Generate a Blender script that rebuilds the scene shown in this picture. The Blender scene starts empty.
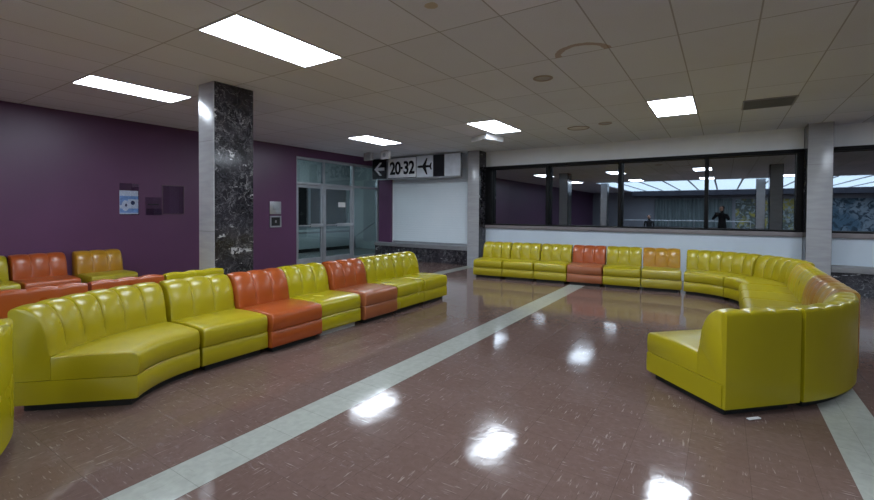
import bpy, bmesh, math, random
from mathutils import Vector, Matrix
random.seed(4)
R = math.radians
H = 3.11
CAMH = 1.46
scene = bpy.context.scene
COL = scene.collection

# ---------------------------------------------------------------- node helpers
def mat(name):
    m = bpy.data.materials.new(name); m.use_nodes = True
    nt = m.node_tree
    return m, nt, nt.nodes['Principled BSDF']
def N(nt, t, **kw):
    n = nt.nodes.new(t)
    for k, v in kw.items():
        if hasattr(n, k) and not k[0].isupper(): setattr(n, k, v)
        else: n.inputs[k].default_value = v
    return n
def math_(nt, op, a, b=None, c=None):
    n = nt.nodes.new('ShaderNodeMath'); n.operation = op
    for i, v in enumerate((a, b, c)):
        if v is None: continue
        if isinstance(v, (int, float)): n.inputs[i].default_value = v
        else: nt.links.new(v, n.inputs[i])
    return n.outputs[0]
def mix(nt, f, a, b):
    n = nt.nodes.new('ShaderNodeMix'); n.data_type = 'RGBA'
    for i, v in ((0, f), (6, a), (7, b)):
        if isinstance(v, (int, float)): n.inputs[i].default_value = v
        elif isinstance(v, tuple): n.inputs[i].default_value = (*v[:3], 1)
        else: nt.links.new(v, n.inputs[i])
    return n.outputs[2]
def ramp(nt, x, a, b):
    n = nt.nodes.new('ShaderNodeMapRange'); n.inputs[1].default_value = a; n.inputs[2].default_value = b
    nt.links.new(x, n.inputs[0]); return n.outputs[0]
def coords(nt, world=True):
    if world:
        return N(nt, 'ShaderNodeNewGeometry').outputs['Position']
    return N(nt, 'ShaderNodeTexCoord').outputs['Object']
def noise(nt, vec, scale, detail=2, dist=0.0, rough=.5):
    n = N(nt, 'ShaderNodeTexNoise', Scale=scale, Detail=detail, Distortion=dist, Roughness=rough)
    if vec is not None: nt.links.new(vec, n.inputs['Vector'])
    return n.outputs['Fac']
def mapping(nt, vec, scale=(1, 1, 1), rot=(0, 0, 0), loc=(0, 0, 0)):
    n = N(nt, 'ShaderNodeMapping'); n.inputs['Scale'].default_value = scale
    n.inputs['Rotation'].default_value = rot; n.inputs['Location'].default_value = loc
    nt.links.new(vec, n.inputs['Vector']); return n.outputs[0]
def sep(nt, vec):
    n = N(nt, 'ShaderNodeSeparateXYZ'); nt.links.new(vec, n.inputs[0]); return n.outputs
def comb(nt, x, y, z=0.0):
    n = N(nt, 'ShaderNodeCombineXYZ')
    for i, v in enumerate((x, y, z)):
        if isinstance(v, (int, float)): n.inputs[i].default_value = v
        else: nt.links.new(v, n.inputs[i])
    return n.outputs[0]
def bump(nt, b, h, strength=.2, dist=.01):
    n = N(nt, 'ShaderNodeBump', Strength=strength, Distance=dist)
    nt.links.new(h, n.inputs['Height']); nt.links.new(n.outputs[0], b.inputs['Normal'])

def simple(name, c, rough=.5, metal=0, var=.08, vs=6., spec=.5, coat=0):
    m, nt, b = mat(name)
    v = coords(nt, False)
    f = noise(nt, v, vs, 3)
    col = mix(nt, ramp(nt, f, .3, .7), tuple(x * (1 - var) for x in c), tuple(min(1, x * (1 + var)) for x in c))
    nt.links.new(col, b.inputs['Base Color'])
    b.inputs['Roughness'].default_value = rough; b.inputs['Metallic'].default_value = metal
    b.inputs['Specular IOR Level'].default_value = spec
    b.inputs['Coat Weight'].default_value = coat; b.inputs['Coat Roughness'].default_value = .08
    return m
def emis(name, c, s):
    m, nt, b = mat(name)
    b.inputs['Base Color'].default_value = (.8, .8, .8, 1)
    b.inputs['Emission Color'].default_value = (*c, 1); b.inputs['Emission Strength'].default_value = s
    f = noise(nt, coords(nt, False), 3.)
    nt.links.new(ramp(nt, f, -6, 1.2), b.inputs['Roughness'])
    return m

def vinyl(name, c, c2, patch=0.0, rough=.30, wear=None):
    m, nt, b = mat(name)
    v = coords(nt)
    f = ramp(nt, noise(nt, v, 2.2, 2), .3, .75)
    f = math_(nt, 'MULTIPLY', f, .2 + patch)
    col = mix(nt, f, c, c2)
    nt.links.new(col, b.inputs['Base Color'])
    r = noise(nt, v, 4, 1)
    nt.links.new(math_(nt, 'ADD', math_(nt, 'MULTIPLY', r, .10), rough - .05), b.inputs['Roughness'])
    b.inputs['Specular IOR Level'].default_value = .55
    bump(nt, b, noise(nt, v, 7, 1), .22, .010)
    return m

# ---------------------------------------------------------------- materials
YEL = (.37, .30, .006); YEL2 = (.34, .265, .006); ORG = (.37, .074, .012); ORG2 = (.30, .056, .010)
M_yel = vinyl('vinyl_yellow', YEL, YEL2)
M_yel2 = vinyl('vinyl_yellow_bright', (.42, .355, .006), YEL, 0, .26)
M_olive = vinyl('vinyl_olive', (.33, .27, .012), (.40, .27, .012), .2)
M_red = vinyl('vinyl_orange', ORG, ORG2)
M_redlt = vinyl('vinyl_faded_orange', (.33, .10, .035), (.26, .075, .025), .1)
M_brn = vinyl('vinyl_worn_brown', (.27, .10, .02), (.36, .24, .02), .75)
M_amber = vinyl('vinyl_amber', (.40, .17, .012), (.38, .25, .012), .3)
M_amber2 = vinyl('vinyl_amber_patched', (.44, .38, .012), (.42, .13, .012), .55)
M_plinth = simple('plinth_black', (.008, .008, .008), .6)
M_plinthw = simple('plinth_pale_metal', (.45, .45, .43), .35, .3)

def floor_material():
    m, nt, b = mat('vinyl_floor_tiles')
    p = coords(nt); x, y, z = sep(nt, p)
    T = .305
    tx = math_(nt, 'DIVIDE', math_(nt, 'ADD', x, 2.6), T); ty = math_(nt, 'DIVIDE', y, T)
    fx = math_(nt, 'FLOOR', tx); fy = math_(nt, 'FLOOR', ty)
    par = math_(nt, 'MODULO', math_(nt, 'ABSOLUTE', math_(nt, 'ADD', fx, fy)), 2)
    wn = N(nt, 'ShaderNodeTexWhiteNoise', noise_dimensions='3D'); nt.links.new(comb(nt, fx, fy, 3.), wn.inputs['Vector'])
    rnd = wn.outputs['Value']
    off = math_(nt, 'MULTIPLY', rnd, 37.)
    def streak(sx, sy, lo, hi, sc, seed):
        v = comb(nt, math_(nt, 'ADD', math_(nt, 'MULTIPLY', x, sx), off), math_(nt, 'ADD', math_(nt, 'MULTIPLY', y, sy), off), seed)
        return ramp(nt, noise(nt, v, sc, 2, .35), lo, hi)
    s1 = streak(9., 75., .64, .73, 1.1, 0.); s2 = streak(75., 9., .64, .73, 1.1, 5.)
    st = mix(nt, par, s1, s2)
    s3 = streak(14., 90., .64, .72, 1.3, 9.); s4 = streak(90., 14., .64, .72, 1.3, 14.)
    st2 = mix(nt, par, s3, s4)
    base = mix(nt, rnd, (.148, .094, .078), (.165, .108, .092))
    mott = ramp(nt, noise(nt, p, 22, 5, .6), .35, .7)
    base = mix(nt, math_(nt, 'MULTIPLY', mott, .35), base, (.10, .06, .048))
    base = mix(nt, math_(nt, 'MULTIPLY', st, .44), base, (.42, .36, .31))
    base = mix(nt, math_(nt, 'MULTIPLY', st2, .22), base, (.02, .012, .01))
    # pale stripes
    def stripe(x0):
        a = math_(nt, 'GREATER_THAN', x, x0); c = math_(nt, 'LESS_THAN', x, x0 + T); return math_(nt, 'MULTIPLY', a, c)
    S = math_(nt, 'ADD', math_(nt, 'ADD', stripe(-2.6), stripe(-5.8)), stripe(.62))
    pale = mix(nt, ramp(nt, noise(nt, p, 18, 4, .5), .3, .7), (.32, .33, .295), (.375, .385, .345))
    pale = mix(nt, math_(nt, 'MULTIPLY', st, .25), pale, (.22, .22, .19))
    base = mix(nt, S, base, pale)
    # tile joints
    def joint(t, w):
        f = math_(nt, 'FRACT', t); d = math_(nt, 'MINIMUM', f, math_(nt, 'SUBTRACT', 1., f)); return math_(nt, 'LESS_THAN', d, w)
    J = math_(nt, 'MAXIMUM', joint(tx, .0045), joint(ty, .0045))
    base = mix(nt, math_(nt, 'MULTIPLY', J, .38), base, (.03, .022, .02))
    # scuffed dull polish, dust
    sc = ramp(nt, noise(nt, p, 1.1, 6, 1.2, .65), .45, .75)
    fine = ramp(nt, noise(nt, mapping(nt, p, (1, 3, 1), (0, 0, .5)), 9, 5, 1.5, .7), .56, .72)
    dust = math_(nt, 'MULTIPLY', sc, fine)
    base = mix(nt, math_(nt, 'MULTIPLY', dust, .38), base, (.42, .38, .38))
    nt.links.new(base, b.inputs['Base Color'])
    r = math_(nt, 'ADD', math_(nt, 'MULTIPLY', sc, .08), .06)
    scr = ramp(nt, noise(nt, mapping(nt, p, (1, 7, 1), (0, 0, .7)), 26, 4, .8, .7), .5, .7)
    r = math_(nt, 'ADD', r, math_(nt, 'ADD', math_(nt, 'MULTIPLY', dust, .25), math_(nt, 'MULTIPLY', scr, .10)))
    nt.links.new(r, b.inputs['Roughness'])
    b.inputs['Specular IOR Level'].default_value = .25
    hgt = math_(nt, 'SUBTRACT', noise(nt, p, 7, 4, .6), math_(nt, 'MULTIPLY', J, .3))
    hgt = math_(nt, 'ADD', hgt, math_(nt, 'MULTIPLY', noise(nt, p, 45, 4), .16))
    bump(nt, b, hgt, .16, .005)
    return m
OX, OY, TW, TL = -3.426, 2.1416, .61, 1.24
def ceiling_material():
    m, nt, b = mat('ceiling_tiles')
    p = coords(nt); x, y, z = sep(nt, p)
    tx = math_(nt, 'DIVIDE', math_(nt, 'SUBTRACT', x, OX), TW); ty = math_(nt, 'DIVIDE', math_(nt, 'SUBTRACT', y, OY), TL)
    wn = N(nt, 'ShaderNodeTexWhiteNoise', noise_dimensions='3D')
    nt.links.new(comb(nt, math_(nt, 'FLOOR', tx), math_(nt, 'FLOOR', ty), 1.), wn.inputs['Vector'])
    base = mix(nt, wn.outputs['Value'], (.71, .745, .82), (.77, .805, .88))
    odd = math_(nt, 'GREATER_THAN', wn.outputs['Value'], .93)
    base = mix(nt, math_(nt, 'MULTIPLY', odd, .6), base, (.86, .87, .95))
    sp = ramp(nt, noise(nt, p, 120, 3), .55, .7)
    base = mix(nt, math_(nt, 'MULTIPLY', sp, .25), base, (.5, .49, .49))
    base = mix(nt, math_(nt, 'MULTIPLY', ramp(nt, noise(nt, p, .8, 3), .5, .8), .2), base, (.60, .56, .52))
    def joint(t, w):
        f = math_(nt, 'FRACT', t); d = math_(nt, 'MINIMUM', f, math_(nt, 'SUBTRACT', 1., f)); return math_(nt, 'LESS_THAN', d, w)
    J = math_(nt, 'MAXIMUM', joint(tx, .011), joint(ty, .0055))
    base = mix(nt, math_(nt, 'MULTIPLY', J, .55), base, (.18, .17, .16))
    # half-ring water stain and a small yellow stain
    def ring(cx, cy, r0, r1, half):
        dx = math_(nt, 'SUBTRACT', x, cx); dy = math_(nt, 'SUBTRACT', y, cy)
        d = math_(nt, 'SQRT', math_(nt, 'ADD', math_(nt, 'MULTIPLY', dx, dx), math_(nt, 'MULTIPLY', dy, dy)))
        d = math_(nt, 'ADD', d, math_(nt, 'MULTIPLY', math_(nt, 'SUBTRACT', noise(nt, p, 14, 3), .5), .05))
        a = math_(nt, 'MULTIPLY', math_(nt, 'GREATER_THAN', d, r0), math_(nt, 'LESS_THAN', d, r1))
        if half: a = math_(nt, 'MULTIPLY', a, math_(nt, 'LESS_THAN', y, OY + 2 * TL))
        return a
    base = mix(nt, math_(nt, 'MULTIPLY', ring(-1.24, OY + 2 * TL, .215, .285, True), .65), base, (.34, .22, .15))
    base = mix(nt, math_(nt, 'MULTIPLY', ring(-1.98, 2.92, -1., .055, False), .6), base, (.48, .36, .12))
    nt.links.new(base, b.inputs['Base Color']); b.inputs['Roughness'].default_value = .9
    b.inputs['Specular IOR Level'].default_value = .15
    bump(nt, b, math_(nt, 'SUBTRACT', noise(nt, p, 80, 4), math_(nt, 'MULTIPLY', J, 2.)), .35, .006)
    return m
def marble_dark():
    m, nt, b = mat('dark_marble')
    p = coords(nt)
    w = noise(nt, p, 3., 4, 1.2)
    pv = mapping(nt, p, (1, 1, 1.))
    vn = N(nt, 'ShaderNodeVectorMath', operation='ADD'); nt.links.new(pv, vn.inputs[0])
    cn = N(nt, 'ShaderNodeTexNoise', Scale=3.5, Detail=5.); nt.links.new(p, cn.inputs['Vector'])
    sc = N(nt, 'ShaderNodeVectorMath', operation='SCALE'); nt.links.new(cn.outputs['Color'], sc.inputs[0]); sc.inputs['Scale'].default_value = .55
    nt.links.new(sc.outputs[0], vn.inputs[1])
    def veins(s, w0, w1):
        v = N(nt, 'ShaderNodeTexVoronoi', feature='DISTANCE_TO_EDGE', Scale=s); nt.links.new(vn.outputs[0], v.inputs['Vector'])
        return math_(nt, 'SUBTRACT', 1., ramp(nt, v.outputs['Distance'], w0, w1))
    base = mix(nt, ramp(nt, w, .35, .7), (.012, .011, .014), (.040, .036, .042))
    gate = ramp(nt, noise(nt, p, 1.7, 4, 1.), .45, .62)
    gate2 = ramp(nt, noise(nt, mapping(nt, p, (1, 1, 1), (0, 0, 0), (4, 2, 7)), 3.1, 4, 1.), .42, .6)
    def lines(rot, seed, sc, w_):
        q = mapping(nt, vn.outputs[0], (1, 1, 1), rot, (seed, seed * 2, seed * 3))
        f = noise(nt, q, sc, 6, .6, .62)
        return math_(nt, 'SUBTRACT', 1., ramp(nt, math_(nt, 'ABSOLUTE', math_(nt, 'SUBTRACT', f, .5)), 0., w_))
    base = mix(nt, math_(nt, 'MULTIPLY', math_(nt, 'MULTIPLY', lines((0, .5, .3), 1., 2.2, .012), gate), .6), base, (.40, .39, .40))
    base = mix(nt, math_(nt, 'MULTIPLY', math_(nt, 'MULTIPLY', lines((.8, 0, .9), 5., 4.5, .02), gate2), .40), base, (.34, .33, .35))
    base = mix(nt, math_(nt, 'MULTIPLY', lines((.2, 1.1, 0), 9., 8., .02), .20), base, (.30, .30, .33))
    bl = math_(nt, 'MULTIPLY', ramp(nt, noise(nt, mapping(nt, p, (1.3, 1.3, 3.2)), 1.9, 5, 1.), .64, .68), ramp(nt, noise(nt, p, 30, 5, .6), .44, .52))
    base = mix(nt, math_(nt, 'MULTIPLY', bl, .85), base, (.50, .49, .50))
    nt.links.new(base, b.inputs['Base Color']); b.inputs['Roughness'].default_value = .12
    return m
def travertine():
    m, nt, b = mat('pale_travertine')
    p = coords(nt)
    f = noise(nt, mapping(nt, p, (1, 1, 6)), 3, 5, .4)
    base = mix(nt, ramp(nt, f, .3, .7), (.36, .36, .375), (.43, .43, .44))
    x, y, z = sep(nt, p)
    J = math_(nt, 'LESS_THAN', math_(nt, 'ABSOLUTE', math_(nt, 'SUBTRACT', math_(nt, 'MODULO', z, 1.17), .02)), .005)
    base = mix(nt, math_(nt, 'MULTIPLY', J, .5), base, (.2, .19, .18))
    nt.links.new(base, b.inputs['Base Color']); b.inputs['Roughness'].default_value = .24
    return m
def plum_wall():
    m, nt, b = mat('plum_paint')
    p = coords(nt)
    f = ramp(nt, noise(nt, p, 1.2, 4), .3, .7)
    base = mix(nt, f, (.094, .034, .084), (.108, .040, .096))
    nt.links.new(base, b.inputs['Base Color']); b.inputs['Roughness'].default_value = .38
    b.inputs['Specular IOR Level'].default_value = .5
    bump(nt, b, noise(nt, p, 40, 3), .1, .004)
    return m
def glass_mat(name, refl, tint, tcol=(.8, .85, .9)):
    m = bpy.data.materials.new(name); m.use_nodes = True; nt = m.node_tree
    nt.nodes.remove(nt.nodes['Principled BSDF'])
    g = N(nt, 'ShaderNodeBsdfGlossy', Roughness=.012); g.inputs['Color'].default_value = (*tcol, 1)
    t = N(nt, 'ShaderNodeBsdfTransparent'); t.inputs['Color'].default_value = (*tint, 1)
    lw = N(nt, 'ShaderNodeLayerWeight', Blend=.5)
    fr = math_(nt, 'ADD', math_(nt, 'MULTIPLY', math_(nt, 'POWER', lw.outputs['Facing'], 5.), .9), .04)
    f = math_(nt, 'MINIMUM', math_(nt, 'ADD', fr, refl), 1.)
    f2 = math_(nt, 'ADD', f, math_(nt, 'MULTIPLY', math_(nt, 'SUBTRACT', noise(nt, coords(nt), 1.5), .5), .02))
    s = N(nt, 'ShaderNodeMixShader'); nt.links.new(f2, s.inputs[0]); nt.links.new(t.outputs[0], s.inputs[1]); nt.links.new(g.outputs[0], s.inputs[2])
    nt.links.new(s.outputs[0], nt.nodes['Material Output'].inputs[0])
    return m
def shutter_mat():
    m, nt, b = mat('shutter_white')
    p = coords(nt); x, y, z = sep(nt, p)
    base = mix(nt, ramp(nt, noise(nt, p, 1.0, 3), .3, .7), (.74, .82, .87), (.79, .86, .91))
    f = math_(nt, 'FRACT', math_(nt, 'DIVIDE', z, .076))
    J = math_(nt, 'LESS_THAN', f, .05)
    base = mix(nt, math_(nt, 'MULTIPLY', J, .12), base, (.3, .3, .3))
    nt.links.new(base, b.inputs['Base Color']); b.inputs['Roughness'].default_value = .45
    return m
def curtain_mat():
    m, nt, b = mat('curtain_cloth')
    p = coords(nt)
    base = mix(nt, ramp(nt, noise(nt, mapping(nt, p, (4, 1, .2)), 3, 3), .3, .7), (.12, .15, .15), (.24, .28, .28))
    nt.links.new(base, b.inputs['Base Color']); b.inputs['Roughness'].default_value = .9
    return m
def mural_mat(name, a, b_, c, s):
    m, nt, b = mat(name)
    p = coords(nt)
    f = noise(nt, p, s, 5, 1.); g = noise(nt, p, s * 2.3, 5, 2.)
    base = mix(nt, ramp(nt, f, .4, .55), a, b_); base = mix(nt, ramp(nt, g, .5, .6), base, c)
    nt.links.new(base, b.inputs['Base Color']); b.inputs['Roughness'].default_value = .5
    return m

M_floor = floor_material(); M_ceil = ceiling_material(); M_marble = marble_dark(); M_trav = travertine(); M_plum = plum_wall()
M_shutter = shutter_mat()
M_upper = simple('header_paint', (.84, .86, .88), .6, 0, .04, 2)
M_lower = simple('pale_wall_paint', (.66, .74, .82), .55, 0, .03, 2)
M_sill = simple('taupe_sill', (.23, .20, .205), .4)
M_ledge = simple('grey_ledge', (.22, .215, .225), .35)
M_frame = simple('dark_bronze_frame', (.004, .004, .005), .6, 0, .08, 6., .25)
M_alu = simple('aluminium_frame', (.40, .42, .45), .35, .5)
M_alu2 = simple('satin_steel', (.5, .51, .53), .3, .8)
M_glassw = glass_mat('tinted_window_glass', .34, (.25, .27, .28))
M_glassd = glass_mat('clear_door_glass', .05, (.78, .86, .88))
M_acr = glass_mat('clear_acrylic', .06, (.9, .9, .93))
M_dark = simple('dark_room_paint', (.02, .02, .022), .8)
M_lamp = emis('troffer_diffuser', (.83, .925, 1.04), 25)
M_sky = emis('skylight_panel', (.62, .80, 1.0), 3.2)
M_white = simple('white_plastic', (.65, .65, .66), .4)
M_grey = simple('grey_plastic', (.30, .30, .31), .5)
M_slat = simple('slat_grey', (.16, .16, .16), .5)
M_signw = simple('sign_white', (.84, .85, .88), .25)
M_signg = simple('sign_pale_grey', (.68, .72, .78), .25)
M_signk = simple('sign_black', (.012, .012, .016), .25)
M_black = simple('black_plastic', (.01, .01, .01), .35)
M_vest = simple('vestibule_paint', (.50, .56, .56), .6, 0, .04, 2)
M_vfloor = simple('vestibule_floor', (.22, .23, .23), .3)
M_room = simple('far_hall_paint', (.30, .30, .33), .7, 0, .05, 1)
M_beam = simple('dark_beam', (.03, .03, .045), .6)
M_curt = curtain_mat()
M_cloth = simple('black_cloth', (.012, .012, .014), .85)
M_skin = simple('skin', (.45, .26, .19), .5)
M_hair = simple('dark_hair', (.02, .014, .01), .7)
M_poster = simple('poster_blue', (.25, .45, .85), .5, 0, .3, 14)
M_posterw = simple('poster_white', (.80, .88, .97), .5, 0, .12, 20)
M_posterk = simple('poster_navy', (.03, .05, .12), .5)
M_paper = simple('paper_white', (.75, .75, .74), .7)

# ---------------------------------------------------------------- object helpers
def mesh_obj(name, bm, material, parent=None, smooth=None, loc=None):
    bmesh.ops.recalc_face_normals(bm, faces=bm.faces)
    me = bpy.data.meshes.new(name); bm.to_mesh(me); bm.free()
    me.materials.append(material)
    if smooth:
        for f in me.polygons: f.use_smooth = True
        me.set_sharp_from_angle(angle=R(smooth))
    o = bpy.data.objects.new(name, me); COL.objects.link(o)
    if parent: o.parent = parent
    if loc: o.location = loc
    return o
def box(bm, x0, x1, y0, y1, z0, z1, bev=0.0):
    r = bmesh.ops.create_cube(bm, size=1)
    vs = r['verts']
    for v in vs:
        v.co = Vector(((x0 + x1) / 2 + v.co.x * (x1 - x0), (y0 + y1) / 2 + v.co.y * (y1 - y0), (z0 + z1) / 2 + v.co.z * (z1 - z0)))
    if bev > 0:
        es = {e for v in vs for e in v.link_edges}
        bmesh.ops.bevel(bm, geom=list(es), offset=bev, segments=2, affect='EDGES', profile=.6)
def cyl(bm, p0, p1, r0, r1=None, seg=20):
    p0 = Vector(p0); p1 = Vector(p1); d = p1 - p0
    q = d.to_track_quat('Z', 'Y').to_matrix().to_4x4()
    bmesh.ops.create_cone(bm, cap_ends=True, segments=seg, radius1=r0, radius2=r0 if r1 is None else r1, depth=d.length,
                          matrix=Matrix.Translation((p0 + p1) / 2) @ q)
def prism_xz(bm, pts, y0, y1):
    a = [bm.verts.new((x, y0, z)) for x, z in pts]; b = [bm.verts.new((x, y1, z)) for x, z in pts]
    bm.faces.new(a); bm.faces.new(b[::-1])
    for i in range(len(pts)):
        j = (i + 1) % len(pts); bm.faces.new((a[i], a[j], b[j], b[i]))
def boxo(name, m, *b, bev=0.0, parent=None, smooth=None):
    bm = bmesh.new(); 
    if isinstance(b[0], (tuple, list)):
        for q in b: box(bm, *q, bev)
    else: box(bm, *b, bev)
    return mesh_obj(name, bm, m, parent, smooth or (40 if bev else None))
def struct(o): o['kind'] = 'structure'; return o
def tag(o, label, cat, group=None):
    o['label'] = label; o['category'] = cat
    if group: o['group'] = group
    return o
def thing(name, label, cat, loc=(0, 0, 0), rz=0, group=None):
    o = bpy.data.objects.new(name, None); COL.objects.link(o)
    o.location = loc; o.rotation_euler = (0, 0, rz); o.empty_display_size = .1
    return tag(o, label, cat, group)
def copy_thing(src, loc, rz, label, group=None):
    c = src.copy(); COL.objects.link(c); c.location = loc; c.rotation_euler = (0, 0, rz); c['label'] = label
    if group: c['group'] = group
    for ch in list(src.children):
        d = ch.copy(); COL.objects.link(d); d.parent = c
        for g in list(ch.children):
            e = g.copy(); COL.objects.link(e); e.parent = d
    return c

# ---------------------------------------------------------------- room shell
XL, XR, YB, YF = -9.2, 8.6, 10.8, -16.0
struct(boxo('floor', M_floor, XL - .2, XR + .2, YF - .2, YB + .2, -.12, 0))
SKY0 = -3.35
struct(boxo('ceiling', M_ceil, (XL - .2, XR + .2, SKY0, YB + .2, H, H + .12), (XL - .2, -6.0, YF, SKY0, H, H + .12)))
# left (plum) wall with the door opening
DY0, DY1, DZ = 7.42, 10.70, 2.88
struct(boxo('wall_left', M_plum, (XL - .2, XL, YF, DY0, 0, H), (XL - .2, XL, DY1, YB + .2, 0, H), (XL - .2, XL, DY0, DY1, DZ, H)))
struct(boxo('wall_right', M_room, XR, XR + .2, YF, YB + .2, 0, H))
# window wall: middle bay and right bay
MX0, MX1, RX0 = -5.48, 1.26, 1.63
ZS, ZT = 1.11, 2.70
struct(boxo('wall_back', M_upper, (MX0, MX1, YB, YB + .2, ZT, H), (RX0, XR, YB, YB + .2, ZT, H)))
struct(boxo('wall_back_lower', M_lower, (MX0, MX1, YB, YB + .2, 0, 1.02), (RX0, XR, YB, YB + .2, 0, 1.02)))
struct(boxo('trim_1', M_sill, MX0, MX1, YB - .05, YB + .2, 1.02, ZS, bev=.006))
struct(boxo('trim_2', M_sill, RX0, XR, YB - .05, YB + .2, 1.02, ZS, bev=.006))
# left bay: wall with roller shutter, plum stub
struct(boxo('wall_back_left', M_upper, XL, -5.84, YB, YB + .2, 0, H))
struct(boxo('trim_3', M_plum, XL, -8.72, YB - .15, YB, .5, H))
struct(boxo('trim_4', M_ledge, XL, -5.84, 10.42, YB, .40, .50, bev=.006))
struct(boxo('baseboard_left_bay', M_marble, XL, -5.84, 10.46, YB, 0, .40))
struct(boxo('trim_5', M_ledge, RX0, XR, 10.42, YB, .42, .52, bev=.006))
struct(boxo('baseboard_right_bay', M_marble, RX0, XR, 10.46, YB, 0, .42))
sh = thing('roller_shutter', 'closed pale roller shutter above the grey ledge, beneath the hanging gate sign', 'shutter', (-7.35, 10.78, .5))
bm = bmesh.new()
n = 34; z0, z1 = 0, 2.2
for i in range(n):
    a = z0 + (z1 - z0) * i / n; b = z0 + (z1 - z0) * (i + 1) / n
    box(bm, -1.36, 1.47, -.02, .018, a + .001, b - .001)
mesh_obj('slat_curtain', bm, M_shutter, sh)
boxo('guide_rail', M_upper, 1.44, 1.50, -.05, .018, 0, 2.4, parent=sh)
boxo('guide_rail', M_upper, -1.365, -1.36, -.05, .018, 0, 2.4, parent=sh)
boxo('bottom_bar', M_alu, -1.36, 1.44, -.035, -.02, 0.0, .06, parent=sh)

# rooms beyond the glass
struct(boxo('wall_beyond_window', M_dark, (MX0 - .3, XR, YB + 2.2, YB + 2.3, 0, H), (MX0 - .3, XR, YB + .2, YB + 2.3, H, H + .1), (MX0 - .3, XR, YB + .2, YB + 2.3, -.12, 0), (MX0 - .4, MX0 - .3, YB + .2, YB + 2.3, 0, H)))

# ---------------------------------------------------------------- windows
def window(name, x0, x1, mulls, jl, jr):
    w = bpy.data.objects.new(name, None); COL.objects.link(w); w.location = ((x0 + x1) / 2, YB, ZS); struct(w)
    cx = (x0 + x1) / 2
    bm = bmesh.new(); h = ZT - ZS
    y0, y1 = -.04, .17
    box(bm, x0 - cx, x1 - cx, y0, y1, h - .07, h, .004); box(bm, x0 - cx, x1 - cx, y0, y1, 0, .035, .004)
    box(bm, x0 - cx, x0 - cx + jl, y0, y1, .035, h - .07, .004); box(bm, x1 - cx - jr, x1 - cx, y0, y1, .035, h - .07, .004)
    mesh_obj('window_frame', bm, M_frame, w, 40)
    edges = [x0 + jl] + list(mulls) + [x1 - jr]
    for mx in mulls:
        boxo('mullion', M_frame, mx - cx - .036, mx - cx + .036, y0, y1, .035, h - .07, bev=.004, parent=w)
    for a, b in zip(edges[:-1], edges[1:]):
        ins0 = 0 if a == x0 + jl else .036; ins1 = 0 if b == x1 - jr else .036
        boxo('pane', M_glassw, a - cx + ins0, b - cx - ins1, .125, .133, .035, h - .07, parent=w)
    return w
window('window_1', MX0, MX1, [-3.74, -2.02, -.31], .15, .10)
window('window_2', RX0, XR, [3.5, 5.2, 6.9], .05, .05)

# ---------------------------------------------------------------- pillars
def pillar(x, y0, y1, label):
    t = thing('pillar', label, 'pillar', (x + .18, (y0 + y1) / 2, 0), 0, 'stone clad square pillars')
    hy = (y1 - y0) / 2
    boxo('marble_cladding', M_marble, -.18, .18, -hy + .012, hy - (.012 if y1 < YB else 0), 0, H, parent=t)
    boxo('travertine_face', M_trav, -.175, .175, -hy, -hy + .012, 0, H, bev=.002, parent=t)
    if y1 < YB: boxo('travertine_face', M_trav, -.165, .165, hy - .012, hy - .002, 0, H, parent=t)
    return t
pillar(-5.80, 3.10, 3.67, 'pillar with white stone face and dark veined marble side, behind the left sofas')
pillar(-5.84, 10.40, YB, 'narrow white stone pillar between the shutter and the long window')
pillar(1.265, 10.40, YB, 'white stone pillar at the right, between the two windows')
pillar(1.265, 3.10, 3.62, 'stone pillar seen only as a dark reflection at the right of the long window')
pillar(-5.80, -4.2, -3.68, 'tan pillar reflected in the second pane of the long window')
pillar(1.265, -4.2, -3.68, 'pillar reflected beside the curtains in the last pane of the long window')

# ---------------------------------------------------------------- ceiling lights
def troffer(c, r, label):
    x0 = OX + c * TW; y0 = OY + r * TL
    return ((x0 + TW / 2, y0 + TL / 2, H), label)
specs = [troffer(-1, 0, 'large lit ceiling light nearest the camera, above the white pillar'),
         troffer(-6, 0, 'lit ceiling light over the purple wall, left of the pillar'),
         troffer(-6, 4, 'lit ceiling light just above the hanging gate sign'),
         troffer(-1, 4, 'lit ceiling light above the little folded white fixture'),
         troffer(4, 4, 'lit ceiling light at the right, left of the air vent'),
         troffer(4, 0, 'lit ceiling light overhead, seen only mirrored in the window'),
         troffer(9, 0, 'lit ceiling light to the far right, mirrored in the last pane'),
         troffer(9, 4, 'lit ceiling light right of the frame above the right window'),
         troffer(4, -4, 'lit ceiling light behind the camera, mirrored near the window middle'),
         troffer(-1, -4, 'lit ceiling light behind the camera on the left, mirrored in the second pane'),
         troffer(9, -4, 'lit ceiling light behind the camera on the right, mirrored in the window'),
         troffer(-6, -4, 'lit ceiling light behind the camera next to the purple wall')]
first = None
for loc, lab in specs:
    if first is None:
        first = thing('ceiling_light', lab, 'ceiling light', loc, 0, 'recessed fluorescent ceiling lights')
        w, l = TW / 2 - .006, TL / 2 - .006
        boxo('light_frame', M_white, (-w, w, -l, -l + .014, -.008, -.0005), (-w, w, l - .014, l, -.008, -.0005), (-w, -w + .014, -l + .014, l - .014, -.008, -.0005), (w - .014, w, -l + .014, l - .014, -.008, -.0005), parent=first)
        boxo('diffuser', M_lamp, -w + .014, w - .014, -l + .014, l - .014, -.005, -.0005, parent=first)
    else: copy_thing(first, loc, 0, lab)

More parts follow.
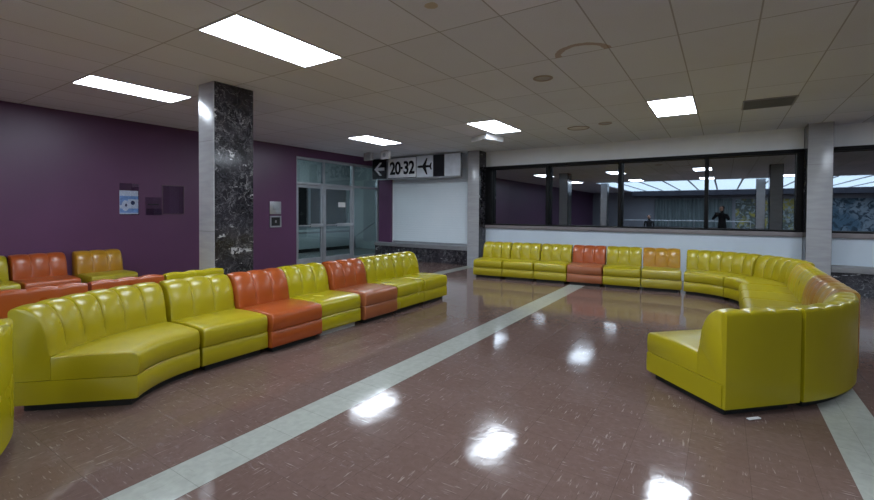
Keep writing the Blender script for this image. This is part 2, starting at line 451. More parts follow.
# ceiling fittings
v = thing('air_vent', 'dark slotted air vent in the ceiling at the right', 'vent', (.53, 8.14, H))
boxo('vent_backing', M_black, -.30, .30, -.30, .30, -.003, -.0005, parent=v)
boxo('vent_frame', M_grey, (-.32, .32, -.32, -.30, -.014, -.0005), (-.32, .32, .30, .32, -.014, -.0005), (-.32, -.30, -.30, .30, -.014, -.0005), (.30, .32, -.30, .30, -.014, -.0005), parent=v)
for i in range(6):
    bm = bmesh.new(); box(bm, -.29, .29, -.012, .012, -.0015, .0015)
    bmesh.ops.rotate(bm, verts=bm.verts, cent=(0, 0, 0), matrix=Matrix.Rotation(R(-22), 3, 'X'))
    bmesh.ops.translate(bm, verts=bm.verts, vec=(0, -.23 + i * .095, -.012))
    mesh_obj('slat', bm, M_slat, v)
def ringfit(x, y, r, label, hole=True):
    t = thing('ceiling_speaker', label, 'speaker', (x, y, H))
    bm = bmesh.new(); seg = 40
    prof = [(r, 0), (r, -.006), (r - .012, -.012), (r - .03, -.010), (r - .034, -.002)]
    rings = [[bm.verts.new((rr * math.cos(2 * math.pi * k / seg), rr * math.sin(2 * math.pi * k / seg), z - .0004)) for k in range(seg)] for rr, z in prof]
    for a, b in zip(rings[:-1], rings[1:]):
        for k in range(seg): bm.faces.new((a[k], a[(k + 1) % seg], b[(k + 1) % seg], b[k]))
    mesh_obj('rim', bm, simple('speaker_rim', (.36, .31, .27), .6), t, 50)
    bm = bmesh.new(); cyl(bm, (0, 0, -.004), (0, 0, -.0006), r - .034, seg=40)
    mesh_obj('grille', bm, simple('speaker_grille', (.68, .66, .65) if hole else (.42, .41, .42), .8), t)
ringfit(-2.39, 8.64, .21, 'round ring fitting in the ceiling above the left part of the window')
ringfit(-1.88, 5.22, .12, 'small grey round disc in the ceiling near the half ring stain', False)
ringfit(-1.85, 8.45, .12, 'faint small round disc in the ceiling right of the ring fitting', False)

# folded white ceiling sign below light
t = thing('folded_ceiling_fixture', 'small white folded V shaped fixture hanging under a ceiling light', 'ceiling fixture', (-4.17, 8.20, H))
for dx, dy in ((-.50, .28), (.12, .60)):
    ln = math.hypot(dx, dy)
    bm = bmesh.new(); box(bm, .01, ln, -.006, .006, -.12, -.012, .003)
    bmesh.ops.rotate(bm, verts=bm.verts, cent=(0, 0, 0), matrix=Matrix.Rotation(math.atan2(dy, dx), 3, 'Z'))
    mesh_obj('white_panel', bm, M_white, t, 40)
bm = bmesh.new(); cyl(bm, (0, 0, -.12), (0, 0, 0), .012); mesh_obj('stem', bm, M_alu, t, 40)

# two small ceiling hung boxes in front of the sign
def ceil_box(x, y, label, mm):
    t = thing('ceiling_hung_sign', label, 'sign', (x, y, H), R(-8), 'small square ceiling hung boxes')
    boxo('housing', mm, -.155, .155, -.05, .05, -.225, -.015, bev=.012, parent=t)
    bm = bmesh.new(); cyl(bm, (0, -.056, -.12), (0, -.049, -.12), .058, seg=24); mesh_obj('round_lens', bm, M_grey, t, 40)
    boxo('mounting_plate', M_grey, -.06, .06, -.03, .03, -.015, 0, parent=t)
ceil_box(-8.34, 9.2, 'left dull square box hung from ceiling beside the arrow sign', simple('dull_box', (.33, .32, .32), .5))
ceil_box(-7.68, 9.15, 'right brighter square box hung from ceiling above the gate numbers', simple('bright_box', (.62, .60, .61), .4))

# ---------------------------------------------------------------- gate sign
SX0, SX1, SY = -9.19, -6.0, 10.30
sg = thing('gate_sign', 'long hanging gate sign with arrow, 20-32 and airplane symbol', 'sign', ((SX0 + SX1) / 2, SY, 2.43))
cx = (SX0 + SX1) / 2; SHH = .66
boxo('sign_housing', M_alu, SX0 - cx, SX1 - cx, 0, .10, 0, SHH, bev=.004, parent=sg)
for hx in (-1.2, 1.17): boxo('hanger', M_alu, hx, hx + .03, .04, .07, SHH, H - 2.43, parent=sg)
L = SX1 - SX0
# panel edges in world x, measured along the sign
def sxp(f): return SX0 - cx + L * f
def plate(name, m, f0, f1, z0=.03, z1=SHH - .02, d=.008):
    return boxo(name, m, sxp(f0), sxp(f1), -d, 0.0, z0, z1, parent=sg)
F = [.005, .185, .20, .535, .54, .715, .72, .835, .84, .995]
pa = plate('arrow_panel', M_signk, F[0], F[1]); pn = plate('number_panel', M_signw, F[2], F[3])
pp = plate('airplane_panel', M_signg, F[4], F[5]); plate('black_panel', M_signk, F[6], F[7]); plate('blank_panel', M_signg, F[8], F[9])
bm = bmesh.new(); a, b = sxp(F[2]), sxp(F[3]); zz0, zz1 = .03, SHH - .02; w = .014
for q in ((a, b, zz0, zz0 + w), (a, b, zz1 - w, zz1), (a, a + w, zz0 + w, zz1 - w), (b - w, b, zz0 + w, zz1 - w)): box(bm, q[0], q[1], -.010, -.008, q[2], q[3])
mesh_obj('panel_border', bm, M_signk, pn)
# arrow pointing left
ac = (sxp(F[0]) + sxp(F[1])) / 2; az = SHH / 2
bm = bmesh.new()
prism_xz(bm, [(ac + .02 + x, az + z) for x, z in [(-.22, 0), (.0, .20), (.075, .20), (.075, .19), (-.08, .045), (.18, .045), (.18, -.045), (-.08, -.045), (.075, -.19), (.075, -.20), (.0, -.20)]], -.011, -.008)
mesh_obj('arrow', bm, M_signw, pa)
# airplane pointing left
pc = (sxp(F[4]) + sxp(F[5])) / 2
half = [(-.26, 0), (-.24, .022), (-.19, .034), (-.07, .036), (.06, .235), (.10, .235), (.045, .036), (.17, .030), (.215, .10), (.245, .10), (.225, 0)]
bm = bmesh.new(); prism_xz(bm, [(pc + x, az + z) for x, z in half + [(x, -z) for x, z in half[-2:0:-1]]], -.011, -.008)
mesh_obj('airplane', bm, M_signk, pp)
def text_mesh(name, body, size, sx, offset, m, parent, loc, rz=0):
    cu = bpy.data.curves.new(name, 'FONT'); cu.body = body; cu.size = size; cu.align_x = 'CENTER'; cu.align_y = 'CENTER'
    cu.offset = offset; cu.extrude = .0015; cu.space_character = .93
    tmp = bpy.data.objects.new(name, cu); COL.objects.link(tmp)
    bpy.context.view_layer.update()
    me = bpy.data.meshes.new_from_object(tmp.evaluated_get(bpy.context.evaluated_depsgraph_get()))
    bpy.data.objects.remove(tmp); bpy.data.curves.remove(cu)
    me.transform(Matrix.Translation(loc) @ Matrix.Rotation(rz, 4, 'Z') @ Matrix.Rotation(R(90), 4, 'X') @ Matrix.Diagonal((sx, 1, 1, 1)))
    me.materials.clear(); me.materials.append(m)
    o = bpy.data.objects.new(name, me); COL.objects.link(o); o.parent = parent; return o
nc = (sxp(F[2]) + sxp(F[3])) / 2
text_mesh('gate_number', '20', .52, .84, .016, M_signk, pn, (nc - .245, -.0115, az - .02))
text_mesh('gate_number', '32', .52, .84, .016, M_signk, pn, (nc + .265, -.0115, az - .02))
boxo('dash', M_signk, nc - .028, nc + .032, -.0125, -.0085, az - .035, az + .03, parent=pn)

# ---------------------------------------------------------------- door wall (glazed doors) and vestibule
d = bpy.data.objects.new('door_1', None); COL.objects.link(d); d.location = (XL - .1, DY0, 0); struct(d)
def dbox(name, m, y0, y1, z0, z1, x0=-.04, x1=.04, parent=None, bev=.003):
    return boxo(name, m, x0, x1, y0, y1, z0, z1, bev=bev, parent=parent or d)
DW = DY1 - DY0
posts = [.03, .98, 2.12, DW - .04]
bm = bmesh.new()
for py in posts: box(bm, -.05, .05, py - .035, py + .035, 0, DZ, .003)
for a, b in zip(posts[:-1], posts[1:]):
    box(bm, -.05, .05, a + .035, b - .035, DZ - .07, DZ, .003)
    box(bm, -.05, .05, a + .035, b - .035, 2.16, 2.22, .003)
box(bm, -.05, .05, posts[2] + .035, posts[3] - .035, 0, .12, .003)
mesh_obj('door_frame', bm, M_alu, d, 40)
for a, b in zip(posts[:-1], posts[1:]):
    boxo('pane', M_glassd, -.004, .004, a + .035, b - .035, 2.22, DZ - .07, parent=d)
boxo('pane', M_glassd, -.004, .004, posts[2] + .035, posts[3] - .035, .12, 2.16, parent=d)
for a, b in zip(posts[:2], posts[1:3]):
    leaf = bpy.data.objects.new('door_leaf', None); COL.objects.link(leaf); leaf.parent = d; leaf.location = (0, 0, 0)
    a += .037; b -= .037
    bm = bmesh.new()
    box(bm, -.022, .022, a, a + .06, .01, 2.155, .003); box(bm, -.022, .022, b - .06, b, .01, 2.155, .003)
    box(bm, -.022, .022, a + .06, b - .06, .01, .20, .003); box(bm, -.022, .022, a + .06, b - .06, 2.08, 2.155, .003)
    mesh_obj('leaf_frame', bm, M_alu, leaf, 40)
    boxo('pane', M_glassd, -.004, .004, a + .06, b - .06, .20, 2.08, parent=leaf)
    bm = bmesh.new(); box(bm, .05, .075, a + .02, b - .02, 1.06, 1.09, .004); box(bm, .022, .085, a + .42, b - .02, 1.03, 1.12, .008)
    mesh_obj('push_bar', bm, M_alu2, leaf, 40)
tag(boxo('paper_notice', M_paper, XL - .085, XL - .080, 8.96, 9.24, 1.58, 1.72), 'white paper notice stuck on the glass of the middle door', 'notice')
# vestibule
VX = -12.6
struct(boxo('wall_vestibule', M_vest, (VX - .1, VX, 5.5, 13, 0, 3.6), (VX, XL - .2, 12.9, 13, 0, 3.6), (VX, XL - .2, 5.4, 5.5, 0, 3.6), (XL - .2, XL - .1, 5.4, 13, H + .12, 3.6)))
struct(boxo('floor_vestibule', M_vfloor, VX, XL - .2, 5.5, 13, -.1, 0))
struct(boxo('ceiling_vestibule', M_ceil, VX, XL - .2, 5.5, 13, 3.6, 3.7))
w = bpy.data.objects.new('window_3', None); COL.objects.link(w); w.location = (VX + .02, 10.55, .93); struct(w)
boxo('window_frame', M_alu, (-.02, .03, -1.25, -1.2, 0, 1.5), (-.02, .03, 2.0, 2.05, 0, 1.5), (-.02, .03, -1.25, 2.05, -.05, 0), (-.02, .03, -1.25, 2.05, 1.5, 1.55), (-.02, .03, .1, .2, 0, 1.5), parent=w)
boxo('pane', M_black, -.015, -.005, -1.2, 2.0, 0, 1.5, parent=w)
rd = thing('radiator_cover', 'pale low heater cabinet seen through the glass doors', 'heater', (VX + .15, 11.2, 0))
boxo('heater_cabinet', M_vest, -.14, .14, -2.4, 1.5, .12, .78, bev=.01, parent=rd)
boxo('heater_grille', M_grey, .141, .15, -2.2, 1.3, .66, .72, parent=rd)
boxo('heater_plinth', M_black, -.12, .12, -2.35, 1.45, 0, .12, parent=rd)
hr = thing('stair_handrail', 'sloping metal handrail behind the right glass panel of the doors', 'handrail', (-11.2, 12.5, 0))
bm = bmesh.new(); cyl(bm, (-.9, 0, .45), (.9, 0, 1.45), .022); mesh_obj('rail', bm, M_alu2, hr, 40)
for px, h1 in ((-.8, .50), (.8, 1.39)):
    bm = bmesh.new(); cyl(bm, (px, 0, 0), (px, 0, h1), .018); mesh_obj('post', bm, M_alu2, hr, 40)
vl = thing('ceiling_light', 'unseen fill light added to brighten the vestibule behind the glass doors', 'ceiling light', (-10.7, 9.0, 3.6))  # added fill lamp, set above the sight line to brighten the vestibule
boxo('light_frame', M_white, -.32, .32, -.65, .65, -.012, 0, parent=vl)
boxo('diffuser', emis('vestibule_fill_diffuser', (.85, .97, 1.), 22), -.29, .29, -.62, .62, -.018, -.012, parent=vl)

# ---------------------------------------------------------------- things on the plum wall
def onwall(name, label, cat, y, z): return thing(name, label, cat, (XL, y, z))
t = onwall('poster', 'blue and white poster in a clear holder on the purple wall', 'poster', 3.63, 1.39)
boxo('acrylic_holder', M_acr, .0125, .018, -.15, .16, -.02, .56, parent=t)
boxo('backing_strip', M_plum, 0.0, .012, -.15, .16, .43, .56, parent=t)
boxo('poster_sheet', M_posterw, 0, .010, -.15, .15, 0, .43, parent=t)
ps = t.children[-1]
def blob(yc, zc, ry, rz, m, name, x=.0105):
    bm = bmesh.new(); k = 24
    a = [bm.verts.new((x, yc + ry * math.cos(2 * math.pi * i / k), zc + rz * math.sin(2 * math.pi * i / k))) for i in range(k)]
    b = [bm.verts.new((x - .0006, q.co.y, q.co.z)) for q in a]
    bm.faces.new(a); bm.faces.new(b[::-1])
    for i in range(k): bm.faces.new((a[i], a[(i + 1) % k], b[(i + 1) % k], b[i]))
    mesh_obj(name, bm, m, ps)
boxo('printed_band', M_poster, .0100, .0104, -.15, .15, .02, .10, parent=ps); boxo('printed_band', M_poster, .0100, .0104, -.15, .15, .27, .33, parent=ps); boxo('printed_band', M_poster, .0100, .0104, -.15, -.02, .16, .27, parent=ps)
blob(-.06, .15, .06, .10, M_posterw, 'printed_shape'); blob(.045, .20, .07, .075, M_posterw, 'printed_shape')
blob(.06, .205, .035, .04, M_posterk, 'printed_shape', .0112); blob(-.05, .16, .018, .03, M_posterk, 'printed_shape', .0112)
t = onwall('leaflet_holder', 'small empty clear leaflet holder between the poster and empty frame', 'holder', 4.04, 1.37)
boxo('acrylic_back', M_acr, 0, .006, -.14, .14, 0, .34, parent=t)
boxo('acrylic_pocket', M_acr, (.03, .034, -.14, .14, 0, .12), (.006, .034, -.14, .14, 0, .005), parent=t)
boxo('screw_strip', M_black, .006, .009, -.10, .10, .19, .21, parent=t)
t = onwall('empty_wall_frame', 'empty clear notice frame on the purple wall, rightmost of the three', 'frame', 4.41, 1.38)
boxo('frame_edge', simple('frame_plum_grey', (.10, .055, .08), .3), (0, .014, -.21, -.195, 0, .58), (0, .014, .195, .21, 0, .58), (0, .014, -.195, .195, 0, .015), (0, .014, -.195, .195, .565, .58), parent=t)
boxo('acrylic_front', M_acr, .004, .008, -.195, .195, .015, .565, parent=t)
t = onwall('steel_wall_plate', 'silver square plate on the purple wall by the doors, upper of two', 'wall plate', 6.78, 1.38)
boxo('plate', M_alu2, 0, .02, -.16, .16, 0, .31, bev=.004, parent=t)
boxo('badge', M_alu, .02, .026, -.08, .08, .10, .22, bev=.003, parent=t)
t = onwall('framed_black_panel', 'square black panel in silver frame, below the silver plate', 'wall panel', 6.78, 1.06)
boxo('panel_frame', M_alu2, (0, .03, -.16, -.125, 0, .28), (0, .03, .125, .16, 0, .28), (0, .03, -.125, .125, 0, .035), (0, .03, -.125, .125, .245, .28), parent=t)
boxo('dark_panel', M_black, 0, .014, -.125, .125, .035, .245, parent=t)
boxo('keyhole_mark', M_grey, .014, .018, -.012, .03, .11, .17, parent=t)

# ---------------------------------------------------------------- sofas
DEP = .83; W = .668; RI = .85
def smap(u, dd): return (u * W, dd - DEP / 2)
def inset(mp, k): return lambda u, dd: mp(u * k, dd)
def wmap(u, dd):
    a = u * R(44.4); r = RI + dd
    return (r * math.sin(a), r * math.cos(a) - RI - DEP / 2)
def loft(prof_fn, us, mp):
    bm = bmesh.new(); rings = []
    for u in us:
        rings.append([bm.verts.new((*mp(u, dd), z)) for dd, z in prof_fn(u)])
    n = len(rings[0])
    for a, b in zip(rings[:-1], rings[1:]):
        for i in range(n):
            j = (i + 1) % n; bm.faces.new((a[i], a[j], b[j], b[i]))
    bm.faces.new(rings[0]); bm.faces.new(rings[-1][::-1])
    return bm
def ends(us_in, width):
    e = [.004 / width, .010 / width, .02 / width]
    return [-.5] + [-.5 + x for x in e] + [u for u in us_in if abs(u) < .5 - .03 / width] + [.5 - x for x in reversed(e)] + [.5]
def eprox(u, width):
    x = (.5 - abs(u)) * width
    return max(0, 1 - math.sqrt(max(0, 1 - (1 - min(1, x / .02)) ** 2)))
def back_profile():
    P = [(.572, .232, 0), (.570, .32, 0), (.568, .40, .0), (.566, .425, .5)]
    for k in range(1, 15):
        t = R(90) * k / 14
        P.append((.742 - .176 * math.cos(t), .44 + .325 * math.sin(t), 1))
    P.append((.77, .766, .9)); P.append((.79, .764, .7))
    for k in range(1, 6):
        t = R(90) * k / 5
        P.append((.79 + .038 * math.sin(t), .726 + .038 * math.cos(t), .6 - .12 * k))
    P += [(.828, .6, 0), (.828, .4, 0), (.828, .2, 0), (.826, .062, 0), (.80, .060, 0), (.80, .232, 0)]
    return P
BP = back_profile()
BN = []
for i, (a, b, w_) in enumerate(BP):
    p = BP[i - 1]; q = BP[(i + 1) % len(BP)]
    t = Vector((q[0] - p[0], q[1] - p[1])).normalized(); BN.append((-t.y, t.x))
def make_back(mp, nch, width):
    us = []
    for c in range(nch):
        for f in (0, .03, .09, .18, .32, .5, .68, .82, .91, .97): us.append(-.5 + (c + f) / nch)
    us.append(.5)
    def pf(u):
        f = ((u + .5) * nch) % 1.0
        g = (math.sin(math.pi * f)) ** .55 if 0 < f < 1 else 0
        b = -.024 * (1 - g)
        return [(dd + BN[i][0] * b * w_, z + BN[i][1] * b * w_) for i, (dd, z, w_) in enumerate(BP)]
    return loft(pf, us, mp)
def make_seat(mp, n, width):
    us = ends([-.5 + k / n for k in range(n + 1)], width)
    def pf(u):
        e = eprox(u, width); c = math.cos(math.pi * u) * .006
        return [(.010 + .006 * e, .231), (-.004 + .008 * e, .25), (-.010 + .010 * e, .31), (-.004 + .010 * e, .365), (.006 + .010 * e, .388 - .006 * e),
                (.026 + .006 * e, .401 - .010 * e), (.10, .407 + c - .014 * e), (.30, .409 + c - .014 * e), (.50, .403 + c - .012 * e), (.566, .398 - .01 * e), (.569, .231)]
    return loft(pf, us, mp)
def make_band(mp, n, width):
    us = ends([-.5 + k / n for k in range(n + 1)], width)
    def pf(u):
        e = eprox(u, width)
        return [(.006 + .005 * e, .064), (.0 + .006 * e, .072), (-.002 + .006 * e, .15), (.002 + .006 * e, .218), (.010 + .004 * e, .227), (.798, .229), (.798, .063), (.02, .060)]
    return loft(pf, us, mp)
def make_plinth(mp, n, width):
    us = [-.5 + .05 / width + (1 - .10 / width) * k / n for k in range(n + 1)]
    return loft(lambda u: [(.06, 0), (.06, .0595), (.77, .0595), (.77, 0)], us, mp)
def bm_to_mesh(name, bm, sm=38):
    bmesh.ops.recalc_face_normals(bm, faces=bm.faces)
    me = bpy.data.meshes.new(name); bm.to_mesh(me); bm.free()
    for f in me.polygons: f.use_smooth = True
    me.set_sharp_from_angle(angle=R(sm)); me.materials.append(None); return me
ME = {}
for kind, mp, nch, width, n in (('s', smap, 3, W, 8), ('w', wmap, 6, 1.0, 18)):
    ME[kind] = dict(backrest=bm_to_mesh('backrest_' + kind, make_back(inset(mp, 1 - .014 / width), nch, width), 50), seat_cushion=bm_to_mesh('seat_' + kind, make_seat(inset(mp, 1 - .014 / width), n, width), 50),
                    base_band=bm_to_mesh('band_' + kind, make_band(mp, n, width), 40), plinth=bm_to_mesh('plinth_' + kind, make_plinth(mp, n, width), 30))
    for me in ME[kind].values(): me.materials[0] = M_yel
def unit(kind, x, y, rz, mb, ms, label, group, plinth=M_plinth, mband=None):
    t = thing('curved_sofa_seat' if kind == 'w' else 'sofa_seat', label, 'sofa', (x, y, 0), rz, group)
    for nm, mm in (('plinth', plinth), ('base_band', mband or ms), ('seat_cushion', ms), ('backrest', mb)):
        o = bpy.data.objects.new(nm, ME[kind][nm]); COL.objects.link(o); o.parent = t
        o.material_slots[0].link = 'OBJECT'; o.material_slots[0].material = mm
    return t
def wedge(cx, cy, adeg, *a, **k):
    r = RI + DEP / 2; an = R(adeg)
    return unit('w', cx + r * math.cos(an), cy + r * math.sin(an), an - R(90), *a, **k)
def straight(fx, fy, rz, *a, **k):   # fx, fy = middle of the front edge
    return unit('s', fx - math.sin(rz) * DEP / 2, fy + math.cos(rz) * DEP / 2, rz, *a, **k)
# far row under the window
sl = R(6.0); gF = 'vinyl sofa seats in the row under the window'
x0, y0 = -4.69, 8.62
rows = [(M_yel, M_yel, 'yellow sofa seat at the left end of the row under the window'),
        (M_yel, M_yel, 'yellow sofa seat second from the left in the row under the window'),
        (M_yel, M_yel, 'yellow sofa seat third from left under the window, touching the orange one'),
        (M_red, M_redlt, 'orange sofa seat with browner cushion in the row under the window'),
        (M_yel, M_yel, 'yellow sofa seat between the orange seat and the amber backed seat'),
        (M_amber, M_olive, 'sofa seat with amber backrest and olive yellow cushion under the window')]
for i, (mb, ms, lab) in enumerate(rows):
    s = (i + .5) * .684
    straight(x0 + s * math.cos(sl), y0 + s * math.sin(sl), sl, mb, ms, lab, gF)
gR = 'vinyl sofa seats in the curved run at the right'
C1 = (-.58, 8.12)
wedge(*C1, 68.0, M_yel, M_yel, 'curved yellow sofa section next to the amber backed seat, under the window', gR)
wedge(*C1, 22.7, M_yel, M_yel, 'curved yellow sofa section in front of the right pillar, where the run turns', gR)
ys = [7.74, 7.06, 6.38, 5.71]
for yy, mb, ms, lab in zip(ys, (M_amber2, M_yel, M_brn, M_brn), (M_yel, M_yel, M_olive, M_olive),
        ('yellow sofa seat with orange patched backrest just after the curve', 'yellow backed sofa seat between the orange patched and brown backs',
         'sofa seat with worn brown amber backrest, farther of the two', 'sofa seat with worn brown amber backrest, nearer of the two')):
    straight(.215, yy, R(-90), mb, ms, lab, gR)
C2 = (-.68, 5.36)
wedge(*C2, -22.5, M_yel, M_yel, 'curved yellow sofa section with its rounded back to the camera', gR)
fx, fy = C2[0] + RI * math.cos(R(-45)), C2[1] + RI * math.sin(R(-45))
straight(fx - .346 * .7071, fy - .346 * .7071, R(-135), M_yel, M_yel, 'yellow sofa seat ending the curved run, nearest the camera on the right', gR)
# near left row
gL = 'vinyl sofa seats in the long left row'
C3 = (-3.02, 2.08)
wedge(*C3, 202.5, M_yel, M_yel, 'large curved yellow sofa section at the left front', gL)
near = [(M_yel, M_yel, 0, M_plinth, 'yellow sofa seat between the curved section and the first orange seat'),
        (M_red, M_red, .05, M_plinth, 'large orange sofa seat jutting forward in the left row'),
        (M_yel2, M_yel2, 0, M_plinthw, 'yellow sofa seat between the two orange seats, pale strip beneath'),
        (M_red, M_redlt, .03, M_plinth, 'orange sofa seat with faded brownish cushion in the left row'),
        (M_yel2, M_yel2, 0, M_plinth, 'yellow sofa seat second from the far end of the left row'),
        (M_yel2, M_yel2, 0, M_plinth, 'yellow sofa seat at the far end of the left row')]
for i, (mb, ms, dx, pl, lab) in enumerate(near):
    straight(-3.87 + dx, (2.435, 3.112, 3.80, 4.515, 5.21, 5.888)[i], R(90), mb, ms, lab, gL, plinth=pl)
wedge(-4.19, -.79, 57.5, M_yel2, M_yel2, 'bright yellow rounded sofa back cut off at the left edge', gL)
# second row, backs toward the camera
g2 = 'vinyl sofa seats facing the purple wall'
for yy, mm, lab in ((.665, M_red, 'orange sofa seat facing the wall at the very left edge'),
                    (1.335, M_red, 'orange sofa seat seen from behind, left of the other orange back'),
                    (2.02, M_red, 'orange sofa seat seen from behind, between orange and yellow backs'),
                    (2.70, M_yel2, 'yellow sofa seat seen from behind, in front of the pillar')):
    straight(-5.93, yy, R(-90), mm, mm, lab, g2)
g3 = 'vinyl sofa seats against the purple wall'
for yy, mb, ms, lab in ((1.61, M_yel, M_yel, 'yellow sofa seat against the purple wall at the left edge'),
                        (2.31, M_red, M_red, 'orange sofa seat against the purple wall'),
                        (3.10, M_amber, M_olive, 'amber brown backed sofa seat against purple wall, at its row end')):
    straight(-8.355, yy, R(90), mb, ms, lab, g3)

# scraps of litter beside the right sofa
bm = bmesh.new(); box(bm, -.05, .05, -.012, .012, 0, .006); bmesh.ops.subdivide_edges(bm, edges=bm.edges, cuts=2)
for v_ in bm.verts: v_.co.z += .008 * math.sin(v_.co.x * 90) ** 2
o = mesh_obj('paper_scrap', bm, M_paper, loc=(.20, 3.80, .0005)); o.rotation_euler = (0, 0, .8); tag(o, 'tiny white paper scrap on the floor beside the right sofa end', 'litter')

# ---------------------------------------------------------------- hall behind the camera (mirrored in the windows)
struct(boxo('wall_front', M_room, XL, XR, YF - .2, YF, 0, H))
bm = bmesh.new()
y = SKY0
struct(boxo('ceiling_beam', M_beam, -6.0, XR, SKY0 - .06, SKY0, H, H + .25))
sk = bpy.data.objects.new('skylight', None); COL.objects.link(sk); sk.location = (0, (SKY0 + YF) / 2, H); struct(sk)
xs = [-6.0 + (XR + 6.0) * k / 13 for k in range(14)]
hy = (SKY0 - .06 - (-14.5)) / 2; cy = (SKY0 - .06 + -14.5) / 2 - (SKY0 + YF) / 2
for a, b in zip(xs[:-1], xs[1:]):
    boxo('skylight_panel', M_sky, a + .04, b - .04, cy - hy, cy + hy, .02, .05, parent=sk)
bm = bmesh.new()
for a in xs: box(bm, a - .04, a + .04, cy - hy, cy + hy, -.02, .12)
mesh_obj('skylight_rib', bm, M_alu, sk)
struct(boxo('ceiling_far', M_beam, -6.0, XR, YF, -14.5, H - .35, H + .1))
cu = thing('curtain', 'long grey green curtain at the far end, mirrored in the window', 'curtain', (-2.0, YF + .12, .45))
bm = bmesh.new(); n = 150; pts = []
for i in range(n + 1):
    xx = -2.5 + 5.0 * i / n; pts.append((xx, .05 * math.sin(i * .9) + .02 * math.sin(i * .31)))
a = [bm.verts.new((x, y, 0)) for x, y in pts]; b = [bm.verts.new((x, y, 2.1)) for x, y in pts]
for i in range(n): bm.faces.new((a[i], a[i + 1], b[i + 1], b[i]))
mesh_obj('drape', bm, M_curt, cu, 80)
bm = bmesh.new(); cyl(bm, (-2.6, 0, 2.12), (2.6, 0, 2.12), .02); mesh_obj('curtain_rail', bm, M_alu, cu, 40)
t = boxo('mural', mural_mat('mural_yellow', (.45, .38, .05), (.10, .12, .10), (.35, .40, .42), 1.3), .7, 4.8, YF + .001, YF + .03, .4, 2.5)
tag(t, 'yellow patterned mural at the far end, mirrored in the last pane', 'mural')
t = boxo('mural', mural_mat('mural_blue', (.10, .18, .25), (.35, .42, .48), (.04, .07, .10), .9), 5.2, 8.5, YF + .001, YF + .03, .4, 2.5)
tag(t, 'blue grey landscape mural, mirrored in the right window', 'mural')
t = thing('guard_rail', 'thin metal guard rail across the hall, mirrored in the window', 'railing', (-2.2, -9.0, 0))
bm = bmesh.new(); cyl(bm, (-3.5, 0, 1.0), (3.5, 0, 1.0), .025); mesh_obj('top_rail', bm, M_alu2, t, 40)
for k in range(6):
    bm = bmesh.new(); cyl(bm, (-3.5 + 1.4 * k, 0, 0), (-3.5 + 1.4 * k, 0, .98), .018); mesh_obj('post', bm, M_alu2, t, 40)

# ---------------------------------------------------------------- people (seen mirrored in the glass)
def skin_body(name, verts, edges, material, parent):
    me = bpy.data.meshes.new(name); me.from_pydata([v[:3] for v in verts], edges, [])
    o = bpy.data.objects.new(name, me); COL.objects.link(o)
    o.modifiers.new('skin', 'SKIN'); o.modifiers.new('sub', 'SUBSURF').levels = 2
    o.modifiers['sub'].render_levels = 2
    if not me.skin_vertices:
        bpy.context.view_layer.objects.active = o
    sv = me.skin_vertices[0].data
    for i, v in enumerate(verts):
        r = v[3]; sv[i].radius = (r, r) if not isinstance(r, tuple) else r
    sv[0].use_root = True
    bpy.context.view_layer.update()
    ev = o.evaluated_get(bpy.context.evaluated_depsgraph_get())
    m2 = bpy.data.meshes.new_from_object(ev)
    o.modifiers.clear(); o.data = m2; bpy.data.meshes.remove(me)
    for f in m2.polygons: f.use_smooth = True
    m2.materials.clear(); m2.materials.append(material); o.parent = parent
    return o
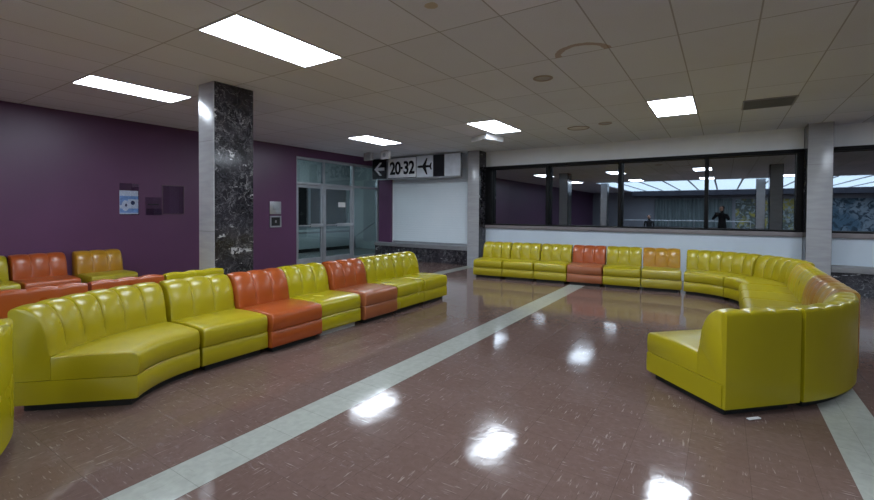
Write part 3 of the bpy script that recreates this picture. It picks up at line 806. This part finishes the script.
def figure(loc, rz, label, seated=False, holding=True):
    t = thing('person', label, 'person', loc, rz)
    dz = -.42 if seated else 0
    V = [(0, 0, .95 + dz, (.16, .12)), (0, 0, 1.12 + dz, (.15, .11)), (0, 0, 1.32 + dz, (.17, .12)), (0, 0, 1.44 + dz, (.10, .09)), (0, .0, 1.52 + dz, .055), (0, .02, 1.60 + dz, (.075, .085)), (0, .02, 1.70 + dz, (.08, .095)), (0, .015, 1.76 + dz, (.05, .06))]
    E = [(i, i + 1) for i in range(7)]
    def add(pts, root):
        prev = root
        for p in pts:
            V.append(p); E.append((prev, len(V) - 1)); prev = len(V) - 1
        return prev
    for s in (-1, 1):
        if holding: arm = [(s * .20, 0, 1.41, .06), (s * .36, .10, 1.20, .047), (s * .15, .22, 1.43, .032), (s * .10, .26, 1.46, .038)]
        else: arm = [(s * .20, 0, 1.41 + dz, .06), (s * .25, .02, 1.14 + dz, .045), (s * .16, .26, 1.05 + dz, .032), (s * .12, .33, 1.04 + dz, .036)]
        h = add(arm, 2); hx, hy, hz, _ = V[h]
        for k in range(4): add([(hx - s * .01 * k, hy + .035, hz + .03 - .018 * k, .009), (hx - s * (.03 + .004 * k), hy + .055, hz + .03 - .018 * k, .008)], h)
        add([(hx - s * .03, hy - .01, hz + .03, .010), (hx - s * .05, hy, hz + .045, .009)], h)
        if seated: add([(s * .10, .05, .52, .085), (s * .12, .45, .50, .062), (s * .12, .47, .27, .05), (s * .12, .45, .07, .036), (s * .12, .58, .035, .035)], 0)
        else: add([(s * .10, 0, .86, .088), (s * .11, .01, .49, .062), (s * .12, -.02, .28, .05), (s * .12, -.01, .08, .036), (s * .13, .14, .035, .035)], 0)
    body = skin_body('body', V, E, M_cloth, t)
    bm = bmesh.new(); bmesh.ops.create_uvsphere(bm, u_segments=20, v_segments=14, radius=1)
    for v in bm.verts: v.co = Vector((v.co.x * .082, .062 + v.co.y * .055, 1.66 + dz + v.co.z * .105))
    face = mesh_obj('face', bm, M_skin, t, 80)
    bm = bmesh.new()
    cyl(bm, (0, .11, 1.66 + dz), (0, .135, 1.635 + dz), .008, .014)
    for s in (-1, 1): bmesh.ops.create_uvsphere(bm, u_segments=8, v_segments=6, radius=.011, matrix=Matrix.Translation((s * .03, .112, 1.675 + dz)))
    mesh_obj('nose_and_eyes', bm, M_hair, face, 80)
    bm = bmesh.new(); bmesh.ops.create_uvsphere(bm, u_segments=20, v_segments=14, radius=1)
    for v in bm.verts: v.co = Vector((v.co.x * .092, .0 + v.co.y * .095, 1.71 + dz + v.co.z * .085))
    mesh_obj('hair', bm, M_hair, t, 80)
    return t
aim = -.5807   # viewing azimuth
vd = Vector((math.sin(aim), math.cos(aim), 0))
pos = Vector((-.05, -.40, 0))
figure((pos.x, pos.y, 0), -aim, 'person in black clothes holding up a camera, mirrored in the window')
t = thing('photo_camera', 'black camera held up by the person mirrored in the window', 'camera', (pos.x + vd.x * .345, pos.y + vd.y * .345, 1.47), -aim)
boxo('camera_body', M_black, -.07, .07, -.035, .02, -.05, .045, bev=.01, parent=t)
bm = bmesh.new(); cyl(bm, (0, .02, 0), (0, .06, 0), .032, .035, 24); mesh_obj('lens', bm, M_black, t, 40)
bn = thing('bench', 'low dark bench across the hall, behind the camera', 'bench', (-3.55, -5.6, 0))
boxo('bench_seat', M_grey, -.6, .6, -.22, .22, .38, .44, bev=.01, parent=bn)
for s in (-1, 1): boxo('bench_leg', M_black, s * .5 - .03, s * .5 + .03, -.2, .2, 0, .38, parent=bn)
figure((-3.55, -5.6, .0), R(0), 'person seated on a bench, mirrored small in the third pane', True, False)

# ---------------------------------------------------------------- camera

f, yaw, pitch, roll, cyy = 436.747, -.5807, .0183, -.0058, 219.87
cd = bpy.data.cameras.new('camera'); cam = bpy.data.objects.new('camera', cd); COL.objects.link(cam)
c_, s_ = math.cos(yaw), math.sin(yaw)
fwd = Vector((s_, c_, 0)); right = Vector((c_, -s_, 0)); down = Vector((0, 0, -1))
f2 = fwd * math.cos(pitch) + down * math.sin(pitch); d2 = down * math.cos(pitch) - fwd * math.sin(pitch)
r3 = right * math.cos(roll) + d2 * math.sin(roll); d3 = d2 * math.cos(roll) - right * math.sin(roll)
m = Matrix.Identity(4)
for i in range(3):
    m[i][0] = r3[i]; m[i][1] = -d3[i]; m[i][2] = -f2[i]
m[2][3] = CAMH
cam.matrix_world = m
cd.sensor_fit = 'HORIZONTAL'; cd.sensor_width = 36; cd.lens = f * 36 / 874
cd.shift_y = -(250 - cyy) / 874
cd.clip_start = .02
scene.camera = cam

wd = bpy.data.worlds.new('world'); scene.world = wd; wd.use_nodes = True
wd.node_tree.nodes['Background'].inputs[0].default_value = (.35, .42, .5, 1); wd.node_tree.nodes['Background'].inputs[1].default_value = .05
vs = scene.view_settings
vs.view_transform = 'Standard'; vs.look = 'None'; vs.gamma = 1; vs.use_curve_mapping = False; vs.exposure = 0.0
